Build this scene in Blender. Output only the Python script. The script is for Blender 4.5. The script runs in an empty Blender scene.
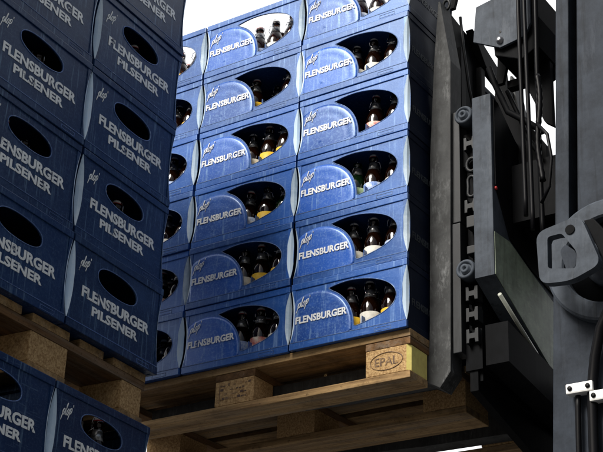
import bpy, bmesh, math, random
from mathutils import Vector, Matrix

# ------------------------------------------------------------------ camera, world, sun, exposure
scene = bpy.context.scene
C = scene.collection
rnd = random.Random(7)
R = math.radians

cam_data = bpy.data.cameras.new('camera')
cam = bpy.data.objects.new('camera', cam_data)
C.objects.link(cam)
cam.location = (3.1142, -3.3151, -1.5969)
cam.rotation_euler = (R(116.420), R(-2.072), R(33.550))
cam_data.sensor_width = 36.0
cam_data.lens = 88.65
cam_data.clip_start = 0.05
cam_data.clip_end = 5000
scene.camera = cam

SUN_AZ = R(-14)          # measured from -Y (toward the viewer), negative = toward -X
SUN_EL = R(44)
sun_dir = Vector((math.sin(SUN_AZ) * math.cos(SUN_EL), -math.cos(SUN_AZ) * math.cos(SUN_EL), math.sin(SUN_EL)))
world = bpy.data.worlds.new('World')
scene.world = world
world.use_nodes = True
wn = world.node_tree
wn.nodes.clear()
sky = wn.nodes.new('ShaderNodeTexSky')
sky.sky_type = 'NISHITA'
sky.sun_disc = False
sky.sun_elevation = SUN_EL
sky.sun_rotation = math.atan2(sun_dir.x, sun_dir.y)
sky.dust_density = 6.0
sky.air_density = 1.2
hsv = wn.nodes.new('ShaderNodeHueSaturation')
hsv.inputs['Saturation'].default_value = 0.8
bg = wn.nodes.new('ShaderNodeBackground')
bg.inputs['Strength'].default_value = 0.08
wo = wn.nodes.new('ShaderNodeOutputWorld')
wn.links.new(sky.outputs[0], hsv.inputs['Color'])
# a bright thin cloud bank fills the half of the sky behind the stacks
geo = wn.nodes.new('ShaderNodeTexCoord')
dotn = wn.nodes.new('ShaderNodeVectorMath'); dotn.operation = 'DOT_PRODUCT'
dotn.inputs[1].default_value = Vector((-0.50, 0.80, 0.30)).normalized()
wn.links.new(geo.outputs['Generated'], dotn.inputs[0])
cn = wn.nodes.new('ShaderNodeTexNoise')
cn.inputs['Scale'].default_value = 2.5
cn.inputs['Detail'].default_value = 6
wn.links.new(geo.outputs['Generated'], cn.inputs['Vector'])
ca = wn.nodes.new('ShaderNodeMath'); ca.operation = 'MULTIPLY_ADD'; ca.inputs[1].default_value = 0.5
wn.links.new(cn.outputs['Fac'], ca.inputs[0]); wn.links.new(dotn.outputs['Value'], ca.inputs[2])
cr = wn.nodes.new('ShaderNodeMapRange'); cr.interpolation_type = 'SMOOTHSTEP'
cr.inputs[1].default_value = 0.15; cr.inputs[2].default_value = 0.85
wn.links.new(ca.outputs[0], cr.inputs[0])
cm = wn.nodes.new('ShaderNodeMix'); cm.data_type = 'RGBA'
cm.inputs[7].default_value = (17.0, 17.2, 17.6, 1)
wn.links.new(cr.outputs[0], cm.inputs[0]); wn.links.new(hsv.outputs[0], cm.inputs[6])
# dimming added to the low unseen sky to keep the undersides dark
sx = wn.nodes.new('ShaderNodeSeparateXYZ')
wn.links.new(geo.outputs['Generated'], sx.inputs[0])
hz = wn.nodes.new('ShaderNodeMapRange'); hz.interpolation_type = 'SMOOTHSTEP'
hz.inputs[1].default_value = 0.02; hz.inputs[2].default_value = 0.26
hz.inputs[3].default_value = 0.22; hz.inputs[4].default_value = 1.0
wn.links.new(sx.outputs['Z'], hz.inputs[0])
hm = wn.nodes.new('ShaderNodeVectorMath'); hm.operation = 'SCALE'
wn.links.new(cm.outputs[2], hm.inputs[0]); wn.links.new(hz.outputs[0], hm.inputs['Scale'])
wn.links.new(hm.outputs[0], bg.inputs['Color'])
wn.links.new(bg.outputs[0], wo.inputs['Surface'])

sd = bpy.data.lights.new('sun', 'SUN')
sd.energy = 4.8
sd.angle = R(24)
sd.color = (1.0, 0.97, 0.92)
so = bpy.data.objects.new('sun', sd)
C.objects.link(so)
so.rotation_euler = sun_dir.to_track_quat('Z', 'Y').to_euler()

scene.view_settings.view_transform = 'Standard'
scene.view_settings.look = 'None'
scene.view_settings.exposure = 0.05
scene.view_settings.gamma = 1.0
scene.view_settings.use_curve_mapping = False
scene.render.engine = 'CYCLES'

# ------------------------------------------------------------------ helpers
def link(name, bm_or_me, mats, parent=None, smooth=False):
    if isinstance(bm_or_me, bmesh.types.BMesh):
        me = bpy.data.meshes.new(name)
        bmesh.ops.recalc_face_normals(bm_or_me, faces=bm_or_me.faces[:])
        bm_or_me.to_mesh(me)
        bm_or_me.free()
    else:
        me = bm_or_me
        if len(me.materials): mats = None
    if mats is not None:
        for m in (mats if isinstance(mats, (list, tuple)) else [mats]):
            me.materials.append(m)
    if smooth:
        for p in me.polygons:
            p.use_smooth = True
    o = bpy.data.objects.new(name, me)
    C.objects.link(o)
    if parent is not None:
        o.parent = parent
    return o

def tag(o, label=None, cat=None, group=None, kind=None):
    if label: o['label'] = label
    if cat: o['category'] = cat
    if group: o['group'] = group
    if kind: o['kind'] = kind
    return o

def empty(name, loc=(0, 0, 0), rz=0.0):
    o = bpy.data.objects.new(name, None)
    o.empty_display_size = 0.05
    C.objects.link(o)
    o.location = loc
    o.rotation_euler = (0, 0, rz)
    return o

def dup_tree(o, parent=None):
    c = o.copy()
    C.objects.link(c)
    c.parent = parent
    for ch in o.children:
        dup_tree(ch, c)
    return c

def box(bm, x0, x1, y0, y1, z0, z1, mi=0, bevel=0.0):
    vs = [bm.verts.new((x, y, z)) for z in (z0, z1) for y in (y0, y1) for x in (x0, x1)]
    fs = []
    for idx in ((0, 2, 3, 1), (4, 5, 7, 6), (0, 1, 5, 4), (2, 6, 7, 3), (0, 4, 6, 2), (1, 3, 7, 5)):
        f = bm.faces.new([vs[i] for i in idx])
        f.material_index = mi
        fs.append(f)
    if bevel > 0:
        es = list({e for f in fs for e in f.edges})
        r = bmesh.ops.bevel(bm, geom=es, offset=bevel, segments=2, affect='EDGES', profile=0.6)
        for f in r['faces']:
            f.material_index = mi
    return vs

def prism(bm, pts, axis, a0, a1, mi=0, bevel=0.0):
    """pts: 2-D outline; extruded along axis ('x','y','z') from a0 to a1."""
    def mk(p, a):
        if axis == 'y': return (p[0], a, p[1])
        if axis == 'x': return (a, p[0], p[1])
        return (p[0], p[1], a)
    A = [bm.verts.new(mk(p, a0)) for p in pts]
    B = [bm.verts.new(mk(p, a1)) for p in pts]
    fs = [bm.faces.new(A), bm.faces.new(B[::-1])]
    n = len(pts)
    for i in range(n):
        fs.append(bm.faces.new((A[i], B[i], B[(i + 1) % n], A[(i + 1) % n])))
    for f in fs: f.material_index = mi
    if bevel > 0:
        es = list({e for f in fs[:2] for e in f.edges})
        bmesh.ops.bevel(bm, geom=es, offset=bevel, segments=2, affect='EDGES', profile=0.6)

def tube(bm, pts, r, seg=8, mi=0, closed=False):
    pts = [Vector(p) for p in pts]
    n = len(pts)
    rings = []
    up = Vector((0.31, 0.17, 0.93)).normalized()
    prev = None
    for i, p in enumerate(pts):
        if closed:
            t = (pts[(i + 1) % n] - pts[i - 1]).normalized()
        else:
            t = (pts[min(i + 1, n - 1)] - pts[max(i - 1, 0)]).normalized()
        a = t.cross(up)
        if a.length < 1e-3: a = t.cross(Vector((1, 0, 0)))
        a.normalize()
        if prev is not None:
            a = (prev - t * prev.dot(t))
            if a.length < 1e-4: a = t.cross(up)
            a.normalize()
        prev = a
        b = t.cross(a)
        rr = r[i] if isinstance(r, (list, tuple)) else r
        rings.append([bm.verts.new(p + (a * math.cos(k * 2 * math.pi / seg) + b * math.sin(k * 2 * math.pi / seg)) * rr) for k in range(seg)])
    m = n if closed else n - 1
    for i in range(m):
        A, B = rings[i], rings[(i + 1) % n]
        for k in range(seg):
            f = bm.faces.new((A[k], A[(k + 1) % seg], B[(k + 1) % seg], B[k]))
            f.smooth = True
            f.material_index = mi
    if not closed:
        for rg in (rings[0][::-1], rings[-1]):
            f = bm.faces.new(rg); f.material_index = mi

def lathe(bm, prof, cx=0, cy=0, cz=0, seg=16, mi=0, axis='z', smooth=True):
    rings = []
    for r, z in prof:
        ring = []
        for k in range(seg):
            a = 2 * math.pi * k / seg
            u, v = r * math.cos(a), r * math.sin(a)
            if axis == 'z': co = (cx + u, cy + v, cz + z)
            elif axis == 'y': co = (cx + u, cy + z, cz + v)
            else: co = (cx + z, cy + u, cz + v)
            ring.append(bm.verts.new(co))
        rings.append(ring)
    for i in range(len(rings) - 1):
        for k in range(seg):
            f = bm.faces.new((rings[i][k], rings[i][(k + 1) % seg], rings[i + 1][(k + 1) % seg], rings[i + 1][k]))
            f.smooth = smooth; f.material_index = mi
    for rg in (rings[0][::-1], rings[-1]):
        f = bm.faces.new(rg); f.material_index = mi

def plate_hole(bm, outline, hole, y0, y1, mi=0):
    """Upright plate in the xz plane between y0 and y1 with one opening."""
    for y in (y0, y1):
        ov = [bm.verts.new((x, y, z)) for x, z in outline]
        hv = [bm.verts.new((x, y, z)) for x, z in hole]
        es = []
        for L in (ov, hv):
            for i in range(len(L)):
                es.append(bm.edges.new((L[i], L[(i + 1) % len(L)])))
        r = bmesh.ops.triangle_fill(bm, edges=es, use_beauty=True)
        for g in r['geom']:
            if isinstance(g, bmesh.types.BMFace): g.material_index = mi
        if y == y0: keep = (ov, hv)
        else:
            for A, B in ((keep[0], ov), (keep[1], hv)):
                n = len(A)
                for i in range(n):
                    f = bm.faces.new((A[i], A[(i + 1) % n], B[(i + 1) % n], B[i])); f.material_index = mi

def smooth_loop(pts, it=2):
    for _ in range(it):
        q = []
        n = len(pts)
        for i in range(n):
            a, b = pts[i], pts[(i + 1) % n]
            q.append((a[0] * .75 + b[0] * .25, a[1] * .75 + b[1] * .25))
            q.append((a[0] * .25 + b[0] * .75, a[1] * .25 + b[1] * .75))
        pts = q
    return pts

def text_mesh(name, body, cap, width, offset=0.0, shear=0.0, depth=0.0006):
    """Lettering mesh lying in the xz plane, baseline-left at the origin, facing -y."""
    cu = bpy.data.curves.new(name, 'FONT')
    cu.body = body
    cu.size = 1.0
    cu.offset = offset
    cu.shear = shear
    cu.resolution_u = 3
    cu.extrude = 0.02
    ob = bpy.data.objects.new(name, cu)
    C.objects.link(ob)
    bpy.context.view_layer.update()
    dg = bpy.context.evaluated_depsgraph_get()
    me = bpy.data.meshes.new_from_object(ob.evaluated_get(dg))
    bpy.data.objects.remove(ob)
    bpy.data.curves.remove(cu)
    xs = [v.co.x for v in me.vertices]; ys = [v.co.y for v in me.vertices]
    x0, x1 = min(xs), max(xs)
    y0, y1 = 0.0, max(ys)
    for v in me.vertices:
        x = (v.co.x - x0) / (x1 - x0) * width
        z = (v.co.y - y0) / (y1 - y0) * cap
        y = -(v.co.z / 0.02) * depth
        v.co = (x, y, z)
    me.name = name
    return me

# ------------------------------------------------------------------ materials
def nt_new(name):
    m = bpy.data.materials.new(name)
    m.use_nodes = True
    t = m.node_tree
    b = t.nodes['Principled BSDF']
    return m, t, b

def N(t, typ, **kw):
    n = t.nodes.new(typ)
    for k, v in kw.items(): setattr(n, k, v)
    return n

def coords(t, scale, jitter=True):
    tc = N(t, 'ShaderNodeTexCoord')
    mp = N(t, 'ShaderNodeMapping')
    mp.inputs['Scale'].default_value = scale
    t.links.new(tc.outputs['Object'], mp.inputs['Vector'])
    if jitter:
        oi = N(t, 'ShaderNodeObjectInfo')
        mul = N(t, 'ShaderNodeMath', operation='MULTIPLY'); mul.inputs[1].default_value = 37.0
        t.links.new(oi.outputs['Random'], mul.inputs[0])
        cb = N(t, 'ShaderNodeCombineXYZ')
        t.links.new(mul.outputs[0], cb.inputs[0]); t.links.new(mul.outputs[0], cb.inputs[1])
        t.links.new(cb.outputs[0], mp.inputs['Location'])
    return mp.outputs[0]

def noise(t, vec, scale, detail=4, rough=0.6):
    n = N(t, 'ShaderNodeTexNoise')
    n.inputs['Scale'].default_value = scale
    n.inputs['Detail'].default_value = detail
    n.inputs['Roughness'].default_value = rough
    t.links.new(vec, n.inputs['Vector'])
    return n.outputs['Fac']

def ramp(t, fac, stops):
    r = N(t, 'ShaderNodeValToRGB')
    el = r.color_ramp.elements
    while len(el) < len(stops): el.new(0.5)
    for e, (p, c) in zip(el, stops):
        e.position = p
        e.color = (*c, 1) if len(c) == 3 else c
    t.links.new(fac, r.inputs[0])
    return r.outputs[0]

def mix(t, fac, a, b):
    m = N(t, 'ShaderNodeMix', data_type='RGBA')
    if isinstance(fac, float): m.inputs[0].default_value = fac
    else: t.links.new(fac, m.inputs[0])
    for i, v in ((6, a), (7, b)):
        if isinstance(v, tuple): m.inputs[i].default_value = (*v, 1)
        else: t.links.new(v, m.inputs[i])
    return m.outputs[2]

def bump(t, b, fac, strength=0.3, dist=0.002):
    n = N(t, 'ShaderNodeBump')
    n.inputs['Strength'].default_value = strength
    n.inputs['Distance'].default_value = dist
    t.links.new(fac, n.inputs['Height'])
    t.links.new(n.outputs[0], b.inputs['Normal'])

G0 = (0, 0, 0); G1 = (1, 1, 1)

def plastic(name, col, dust, dustcol, rough=0.38, spec=0.6, mottle=0.35, fadeamt=0.55):
    m, t, b = nt_new(name)
    v = coords(t, (1, 1, 1))
    streak = noise(t, coords(t, (110, 110, 4.0)), 1.0, 4, 0.65)
    sm = ramp(t, streak, [(0.56, G0), (0.63, G1)])
    blot = noise(t, v, 9, 5, 0.65)
    bmk = ramp(t, blot, [(0.38, G0), (0.60, G1)])
    mm = N(t, 'ShaderNodeMath', operation='MULTIPLY'); t.links.new(sm, mm.inputs[0]); t.links.new(bmk, mm.inputs[1])
    fine = noise(t, v, 160, 3, 0.7)
    fm = ramp(t, fine, [(0.50, G0), (0.74, G1)])
    f2 = N(t, 'ShaderNodeMath', operation='MULTIPLY'); t.links.new(fm, f2.inputs[0]); f2.inputs[1].default_value = mottle
    ad = N(t, 'ShaderNodeMath', operation='ADD'); t.links.new(mm.outputs[0], ad.inputs[0]); t.links.new(f2.outputs[0], ad.inputs[1])
    sc = N(t, 'ShaderNodeMath', operation='MULTIPLY', use_clamp=True); t.links.new(ad.outputs[0], sc.inputs[0]); sc.inputs[1].default_value = dust
    oi = N(t, 'ShaderNodeObjectInfo')
    base = ramp(t, oi.outputs['Random'], [(0.0, tuple(c * 0.68 for c in col)), (1.0, tuple(c * 1.25 for c in col))])
    fade = ramp(t, noise(t, coords(t, (6, 6, 9)), 1.0, 6, 0.75), [(0.46, G0), (0.72, (fadeamt,) * 3)])
    base2 = mix(t, fade, base, tuple(min(1.0, c * 1.3 + d * 0.25) for c, d in zip(col, dustcol)))
    scr = N(t, 'ShaderNodeTexNoise'); scr.inputs['Scale'].default_value = 1.0; scr.inputs['Detail'].default_value = 2
    rot = N(t, 'ShaderNodeMapping'); rot.inputs['Rotation'].default_value = (0.0, 0.45, 0.0); rot.inputs['Scale'].default_value = (14, 14, 240)
    t.links.new(v, rot.inputs['Vector']); t.links.new(rot.outputs[0], scr.inputs['Vector'])
    sk = N(t, 'ShaderNodeMath', operation='MULTIPLY'); t.links.new(ramp(t, scr.outputs['Fac'], [(0.66, G0), (0.70, G1)]), sk.inputs[0]); sk.inputs[1].default_value = 0.45 * dust
    sall = N(t, 'ShaderNodeMath', operation='MAXIMUM'); t.links.new(sc.outputs[0], sall.inputs[0]); t.links.new(sk.outputs[0], sall.inputs[1])
    t.links.new(mix(t, sall.outputs[0], base2, dustcol), b.inputs['Base Color'])
    rr = N(t, 'ShaderNodeMapRange'); t.links.new(blot, rr.inputs[0])
    rr.inputs[3].default_value = rough - 0.1; rr.inputs[4].default_value = rough + 0.14
    t.links.new(rr.outputs[0], b.inputs['Roughness'])
    b.inputs['Specular IOR Level'].default_value = spec
    b.inputs['Specular Tint'].default_value = (0.62, 0.78, 1.0, 1)
    bump(t, b, fine, 0.12, 0.001)
    return m

def simple(name, col, rough=0.5, metal=0.0, spec=0.5, var=0.0, vscale=20, bmp=0.0, col2=None):
    m, t, b = nt_new(name)
    b.inputs['Roughness'].default_value = rough
    b.inputs['Metallic'].default_value = metal
    b.inputs['Specular IOR Level'].default_value = spec
    n = noise(t, coords(t, (1, 1, 1)), vscale, 5, 0.65)
    c2 = col2 or tuple(c * (1 - var) for c in col)
    t.links.new(ramp(t, n, [(0.35, c2), (0.65, col)]), b.inputs['Base Color'])
    if bmp: bump(t, b, n, bmp, 0.002)
    return m

def wood(name, axis, light, dark, tone=0.35):
    m, t, b = nt_new(name)
    sc = {'x': (2.2, 40, 40), 'y': (40, 2.2, 40), 'z': (60, 60, 8)}[axis]
    g = noise(t, coords(t, sc), 1.0, 6, 0.7)
    g2 = noise(t, coords(t, tuple(s * 3.0 for s in sc)), 1.0, 4, 0.7)
    blot = noise(t, coords(t, (7, 7, 7)), 1.0, 5, 0.7)
    c1 = ramp(t, g, [(0.3, dark), (0.55, light), (0.75, tuple(min(1, c * 1.15) for c in light))])
    fm = ramp(t, g2, [(0.35, (.45, .45, .45)), (0.6, G1)])
    mul = N(t, 'ShaderNodeMix', data_type='RGBA', blend_type='MULTIPLY'); mul.inputs[0].default_value = 0.7
    t.links.new(c1, mul.inputs[6]); t.links.new(fm, mul.inputs[7])
    dm = ramp(t, blot, [(0.5, G0), (0.75, (.75, .75, .75))])
    gw = ramp(t, noise(t, coords(t, tuple(x * 0.55 for x in sc)), 1.0, 5, 0.7), [(0.48, G0), (0.7, (.7, .7, .7))])
    cg = mix(t, gw, mul.outputs[2], (0.30, 0.255, 0.20))
    spk = ramp(t, noise(t, coords(t, (120, 120, 120)), 1.0, 3, 0.7), [(0.60, G0), (0.72, (.8, .8, .8))])
    cs = mix(t, spk, cg, tuple(c * 0.4 for c in dark))
    c3 = mix(t, dm, cs, tuple(c * 0.30 for c in dark))
    oi = N(t, 'ShaderNodeObjectInfo')
    tn = ramp(t, oi.outputs['Random'], [(0.0, (1 - tone,) * 3), (1.0, (1.0, 1.0, 1.0))])
    mu2 = N(t, 'ShaderNodeMix', data_type='RGBA', blend_type='MULTIPLY'); mu2.inputs[0].default_value = 1.0
    t.links.new(c3, mu2.inputs[6]); t.links.new(tn, mu2.inputs[7])
    t.links.new(mu2.outputs[2], b.inputs['Base Color'])
    b.inputs['Roughness'].default_value = 0.85
    b.inputs['Specular IOR Level'].default_value = 0.2
    bump(t, b, g2, 0.5, 0.002)
    return m

def steel(name, col, wear, wearcol, rough=0.5, scratch=(30, 30, 5), spec=0.3):
    m, t, b = nt_new(name)
    n1 = noise(t, coords(t, scratch), 1.0, 6, 0.75)
    n2 = noise(t, coords(t, (14, 14, 14)), 1.0, 6, 0.7)
    k = ramp(t, n1, [(0.52, G0), (0.7, G1)])
    lowf = ramp(t, noise(t, coords(t, (5, 5, 3.5)), 1.0, 4, 0.6), [(0.42, (0.12,) * 3), (0.62, G1)])
    km = N(t, 'ShaderNodeMath', operation='MULTIPLY'); t.links.new(k, km.inputs[0]); t.links.new(lowf, km.inputs[1])
    drip = ramp(t, noise(t, coords(t, (60, 60, 2.0)), 1.0, 4, 0.6), [(0.55, (1, 1, 1)), (0.72, (0.45, 0.43, 0.40))])
    sc = N(t, 'ShaderNodeMath', operation='MULTIPLY'); t.links.new(km.outputs[0], sc.inputs[0]); sc.inputs[1].default_value = wear
    base = ramp(t, n2, [(0.32, tuple(c * 0.5 for c in col)), (0.62, col)])
    dm_ = N(t, 'ShaderNodeMix', data_type='RGBA', blend_type='MULTIPLY'); dm_.inputs[0].default_value = 0.8
    t.links.new(mix(t, sc.outputs[0], base, wearcol), dm_.inputs[6]); t.links.new(drip, dm_.inputs[7])
    t.links.new(dm_.outputs[2], b.inputs['Base Color'])
    b.inputs['Roughness'].default_value = rough
    b.inputs['Specular IOR Level'].default_value = spec
    bump(t, b, n2, 0.15, 0.002)
    return m

def worn_print(name, col, under, lo=0.36, hi=0.46):
    m, t, b = nt_new(name)
    n = noise(t, coords(t, (45, 45, 22)), 1.0, 5, 0.75)
    k = ramp(t, n, [(lo, G0), (hi, G1)])
    t.links.new(mix(t, k, under, col), b.inputs['Base Color'])
    b.inputs['Roughness'].default_value = 0.5
    return m

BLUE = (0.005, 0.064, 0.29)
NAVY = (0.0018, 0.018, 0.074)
M = {}
M['blue'] = plastic('blue_plastic', BLUE, 0.70, (0.19, 0.33, 0.60), rough=0.33, spec=1.0)
M['disc'] = plastic('emblem_blue', (0.004, 0.062, 0.34), 0.75, (0.20, 0.34, 0.58), rough=0.32, spec=1.0, mottle=0.8)
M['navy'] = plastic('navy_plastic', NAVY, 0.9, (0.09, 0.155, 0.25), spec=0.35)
M['side'] = plastic('shaded_side_plastic', (0.002, 0.006, 0.022), 0.25, (0.03, 0.04, 0.06), rough=0.5, spec=0.25)  # near-black copy of the blue: shade on the end faces put into colour
M['edge'] = plastic('scuffed_edge', (0.05, 0.10, 0.26), 0.7, (0.35, 0.45, 0.6), rough=0.5)
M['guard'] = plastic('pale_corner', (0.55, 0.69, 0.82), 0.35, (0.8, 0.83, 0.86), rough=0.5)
M['print'] = worn_print('white_print', (0.78, 0.80, 0.80), BLUE, 0.33, 0.43)
M['print_old'] = worn_print('pale_print', (0.84, 0.87, 0.85), NAVY, 0.34, 0.42)
M['print_shade'] = worn_print('shaded_print', (0.045, 0.055, 0.065), (0.002, 0.006, 0.022))  # print darkened to go with the painted shade of the end faces
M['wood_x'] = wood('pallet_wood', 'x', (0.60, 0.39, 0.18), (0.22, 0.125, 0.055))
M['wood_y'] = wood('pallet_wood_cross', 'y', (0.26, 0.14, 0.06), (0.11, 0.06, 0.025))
M['chip'] = simple('pressed_block', (0.62, 0.42, 0.20), 0.9, spec=0.2, col2=(0.27, 0.15, 0.06), vscale=170, bmp=0.5)
M['yellow'] = simple('yellow_paint', (0.92, 0.80, 0.24), 0.7, col2=(0.80, 0.66, 0.20), vscale=45, bmp=0.3)
M['burn'] = worn_print('burnt_mark', (0.075, 0.035, 0.018), (0.36, 0.22, 0.09), 0.38, 0.56)
M['grey'] = steel('grey_painted_steel', (0.070, 0.083, 0.102), 0.6, (0.15, 0.165, 0.185), 0.6, spec=0.12)
M['mast'] = steel('mast_paint', (0.034, 0.042, 0.055), 0.55, (0.066, 0.076, 0.092), 0.6, spec=0.10)
M['fork'] = steel('worn_fork_steel', (0.062, 0.064, 0.064), 1.0, (0.17, 0.175, 0.175), 0.65, (70, 70, 22), spec=0.15)
M['black'] = steel('black_steel', (0.0045, 0.005, 0.006), 0.5, (0.018, 0.019, 0.020), 0.6, spec=0.05)
M['rubber'] = simple('black_rubber', (0.003, 0.003, 0.004), 0.42, spec=0.15, var=0.3)
M['iron'] = steel('cast_iron', (0.012, 0.014, 0.016), 0.6, (0.05, 0.053, 0.056), 0.5)
M['white'] = simple('white_plastic', (0.78, 0.78, 0.76), 0.4, var=0.12)
M['red'] = simple('red_rubber', (0.5, 0.03, 0.03), 0.5, var=0.2)
M['bolt'] = simple('zinc', (0.4, 0.4, 0.42), 0.3, metal=0.9, var=0.3)
M['wire'] = simple('bail_wire', (0.65, 0.65, 0.66), 0.25, metal=1.0, var=0.1)
M['foil'] = simple('silver_foil', (0.45, 0.46, 0.46), 0.28, metal=0.7, var=0.8, vscale=90)
M['gold'] = simple('gold_foil', (0.60, 0.42, 0.10), 0.35, metal=0.5, var=0.3, vscale=60)
M['lab_white'] = simple('white_label', (0.70, 0.68, 0.60), 0.6, var=0.25, vscale=60)
M['lab_yellow'] = simple('yellow_label', (0.80, 0.50, 0.03), 0.55, var=0.15, vscale=60)
M['lab_red'] = simple('red_label', (0.45, 0.05, 0.04), 0.55, col2=(0.72, 0.66, 0.55), vscale=50)
M['lab_blue'] = simple('blue_label', (0.05, 0.16, 0.5), 0.55, col2=(0.6, 0.65, 0.7), vscale=50)
M['lab_green'] = simple('green_label', (0.10, 0.25, 0.12), 0.55, col2=(0.5, 0.55, 0.3), vscale=50)

def glass(name, col):
    m, t, b = nt_new(name)
    n = noise(t, coords(t, (1, 1, 1)), 40, 2, 0.5)
    t.links.new(ramp(t, n, [(0.3, tuple(c * 0.85 for c in col)), (0.7, col)]), b.inputs['Base Color'])
    b.inputs['Transmission Weight'].default_value = 0.85
    b.inputs['Roughness'].default_value = 0.06
    b.inputs['IOR'].default_value = 1.5
    return m
M['amber'] = glass('amber_glass', (0.045, 0.014, 0.004))
M['green'] = glass('green_glass', (0.02, 0.07, 0.02))

M['pale'] = steel('painted_glow_steel', (0.30, 0.36, 0.27), 0.8, (0.55, 0.60, 0.46), 0.5, (18, 18, 50))  # pale green stands in for the glow on the lower side plate
M['greasy'] = steel('greasy_steel', (0.009, 0.009, 0.0095), 0.6, (0.03, 0.03, 0.03), 0.6, spec=0.1)
M['rod'] = simple('bare_rod', (0.45, 0.47, 0.40), 0.4, metal=0.2, var=0.3)

# ground
m, t, b = nt_new('yard_asphalt')
v = coords(t, (1, 1, 1), False)
t.links.new(ramp(t, noise(t, v, 1.2, 8, 0.7), [(0.3, (0.035, 0.035, 0.036)), (0.7, (0.065, 0.064, 0.062))]), b.inputs['Base Color'])
b.inputs['Roughness'].default_value = 0.9
bump(t, b, noise(t, v, 90, 4, 0.7), 0.6, 0.01)
M['asphalt'] = m

# ------------------------------------------------------------------ setting
GZ = -3.166
bm = bmesh.new()
s = 900
f = bm.faces.new([bm.verts.new(p) for p in ((-s, -s, GZ), (s, -s, GZ), (s, s, GZ), (-s, s, GZ))])
g = link('ground', bm, M['asphalt'])
tag(g, 'dark asphalt yard ground under the crate stacks and the forklift', 'ground', kind='structure')

# ------------------------------------------------------------------ pallets  (origin: front-left corner of the deck top; x long 1.2, y 0.8)
def chamfer_rect(x0, x1, y0, y1, cx0=None, c=0.014):
    return [(x0, y0), (x1, y0), (x1, y1), (x0, y1)]

def make_pallet(painted=False):
    root = empty('euro_pallet')
    ys = [(0.0, 0.145), (0.1865, 0.2865), (0.3275, 0.4725), (0.5135, 0.6135), (0.655, 0.8)]
    for (a, c) in ys:
        bm = bmesh.new()
        box(bm, 0, 1.2, a, c, -0.022, 0.0, bevel=0.0015)
        for v in bm.verts:
            v.co.z += 0.0012 * math.sin(v.co.x * 7 + a * 30)
        link('deck_board', bm, M['wood_x'], root)
    for (a, c) in ((0.0, 0.145), (0.5275, 0.6725), (1.055, 1.2)):
        bm = bmesh.new()
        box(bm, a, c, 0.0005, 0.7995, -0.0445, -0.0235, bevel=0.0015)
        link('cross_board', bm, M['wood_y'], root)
    for i, (a, c) in enumerate(((0.0, 0.145), (0.5275, 0.6725), (1.055, 1.2))):
        for j, (d, e) in enumerate(((0.0, 0.1), (0.3275, 0.4725), (0.7, 0.8))):
            bm = bmesh.new()
            k = 0.012
            pts = [(a + 0.002, d + 0.001), (c - 0.002, d + 0.001), (c - 0.002, e - 0.001), (a + 0.002, e - 0.001)]
            if i == 2 and j == 0: pts = [pts[0], (c - k, d + 0.001), (c - 0.002, d + k), pts[2], pts[3]]
            if i == 2 and j == 2: pts = [pts[0], pts[1], (c - 0.002, e - k), (c - k, e - 0.001), pts[3]]
            if i == 0 and j == 0: pts = [(a + k, d + 0.001), pts[1], pts[2], pts[3], (a + 0.002, d + k)]
            if i == 0 and j == 2: pts = [pts[0], pts[1], pts[2], (a + k, e - 0.001), (a + 0.002, e - k)]
            prism(bm, pts, 'z', -0.1225, -0.045, bevel=0.0022)
            mats = [M['chip'], M['yellow']]
            if painted and i == 2 and j == 0:
                bm.faces.ensure_lookup_table()
                for f in bm.faces:
                    f.normal_update()
                    cx = f.calc_center_median()
                    if abs(f.normal.z) < 0.5 and cx.x > c - 0.013: f.material_index = 1
            bo = link('block', bm, mats, root)
            if painted and i == 2 and j == 0:
                bo['label'] = 'corner block with EPAL brand and yellow painted side'
                stamp_epal(bo, (a + c) / 2 - 0.004, d, -0.084)
            if painted and i == 1 and j == 0:
                stamp_lines(bo, (a + c) / 2, d, -0.084)
    for (d, e) in ((0.0, 0.1), (0.3275, 0.4725), (0.7, 0.8)):
        bm = bmesh.new()
        box(bm, 0.0, 1.2, d, e, -0.1445, -0.1235, bevel=0.002)
        link('bottom_board', bm, M['wood_x'], root)
    bm = bmesh.new()
    for xx in (0.045, 0.1, 0.57, 0.63, 1.1, 1.155):
        for yy in (0.03, 0.11, 0.235, 0.37, 0.43, 0.56, 0.69, 0.77):
            lathe(bm, [(0.004, 0), (0.004, 0.0008)], xx, yy, 0.0008, seg=6)
    link('nail_heads', bm, M['bolt'], root)
    return root

def stamp_epal(parent, cx, y, cz):
    bm = bmesh.new()
    pts = [(cx + 0.052 * math.cos(a), y + 0.0005, cz + 0.026 * math.sin(a)) for a in [i * 2 * math.pi / 40 for i in range(40)]]
    tube(bm, pts, 0.0014, 6, closed=True)
    link('brand_oval', bm, M['burn'], parent)
    me = text_mesh('brand_lettering', 'EPAL', 0.024, 0.074, offset=0.005)
    o = link('brand_lettering', me, M['burn'], parent)
    o.location = (cx - 0.037, y + 0.0006, cz - 0.012)

def stamp_lines(parent, cx, y, cz):
    bm = bmesh.new()
    r = random.Random(3)
    for row in range(4):
        z = cz + 0.022 - row * 0.014
        x = cx - 0.052
        while x < cx + 0.05:
            w = r.uniform(0.004, 0.012)
            if r.random() < 0.75:
                box(bm, x, x + w, y + 0.0002, y + 0.0016, z, z + r.uniform(0.002, 0.0075))
            x += w + 0.003
    box(bm, cx - 0.056, cx - 0.0545, y + 0.0002, y + 0.0016, cz - 0.03, cz + 0.034)
    link('stamp_mark', bm, M['burn'], parent)

# ------------------------------------------------------------------ crates (origin: bottom centre; front is -y)
CW = 0.198

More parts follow.
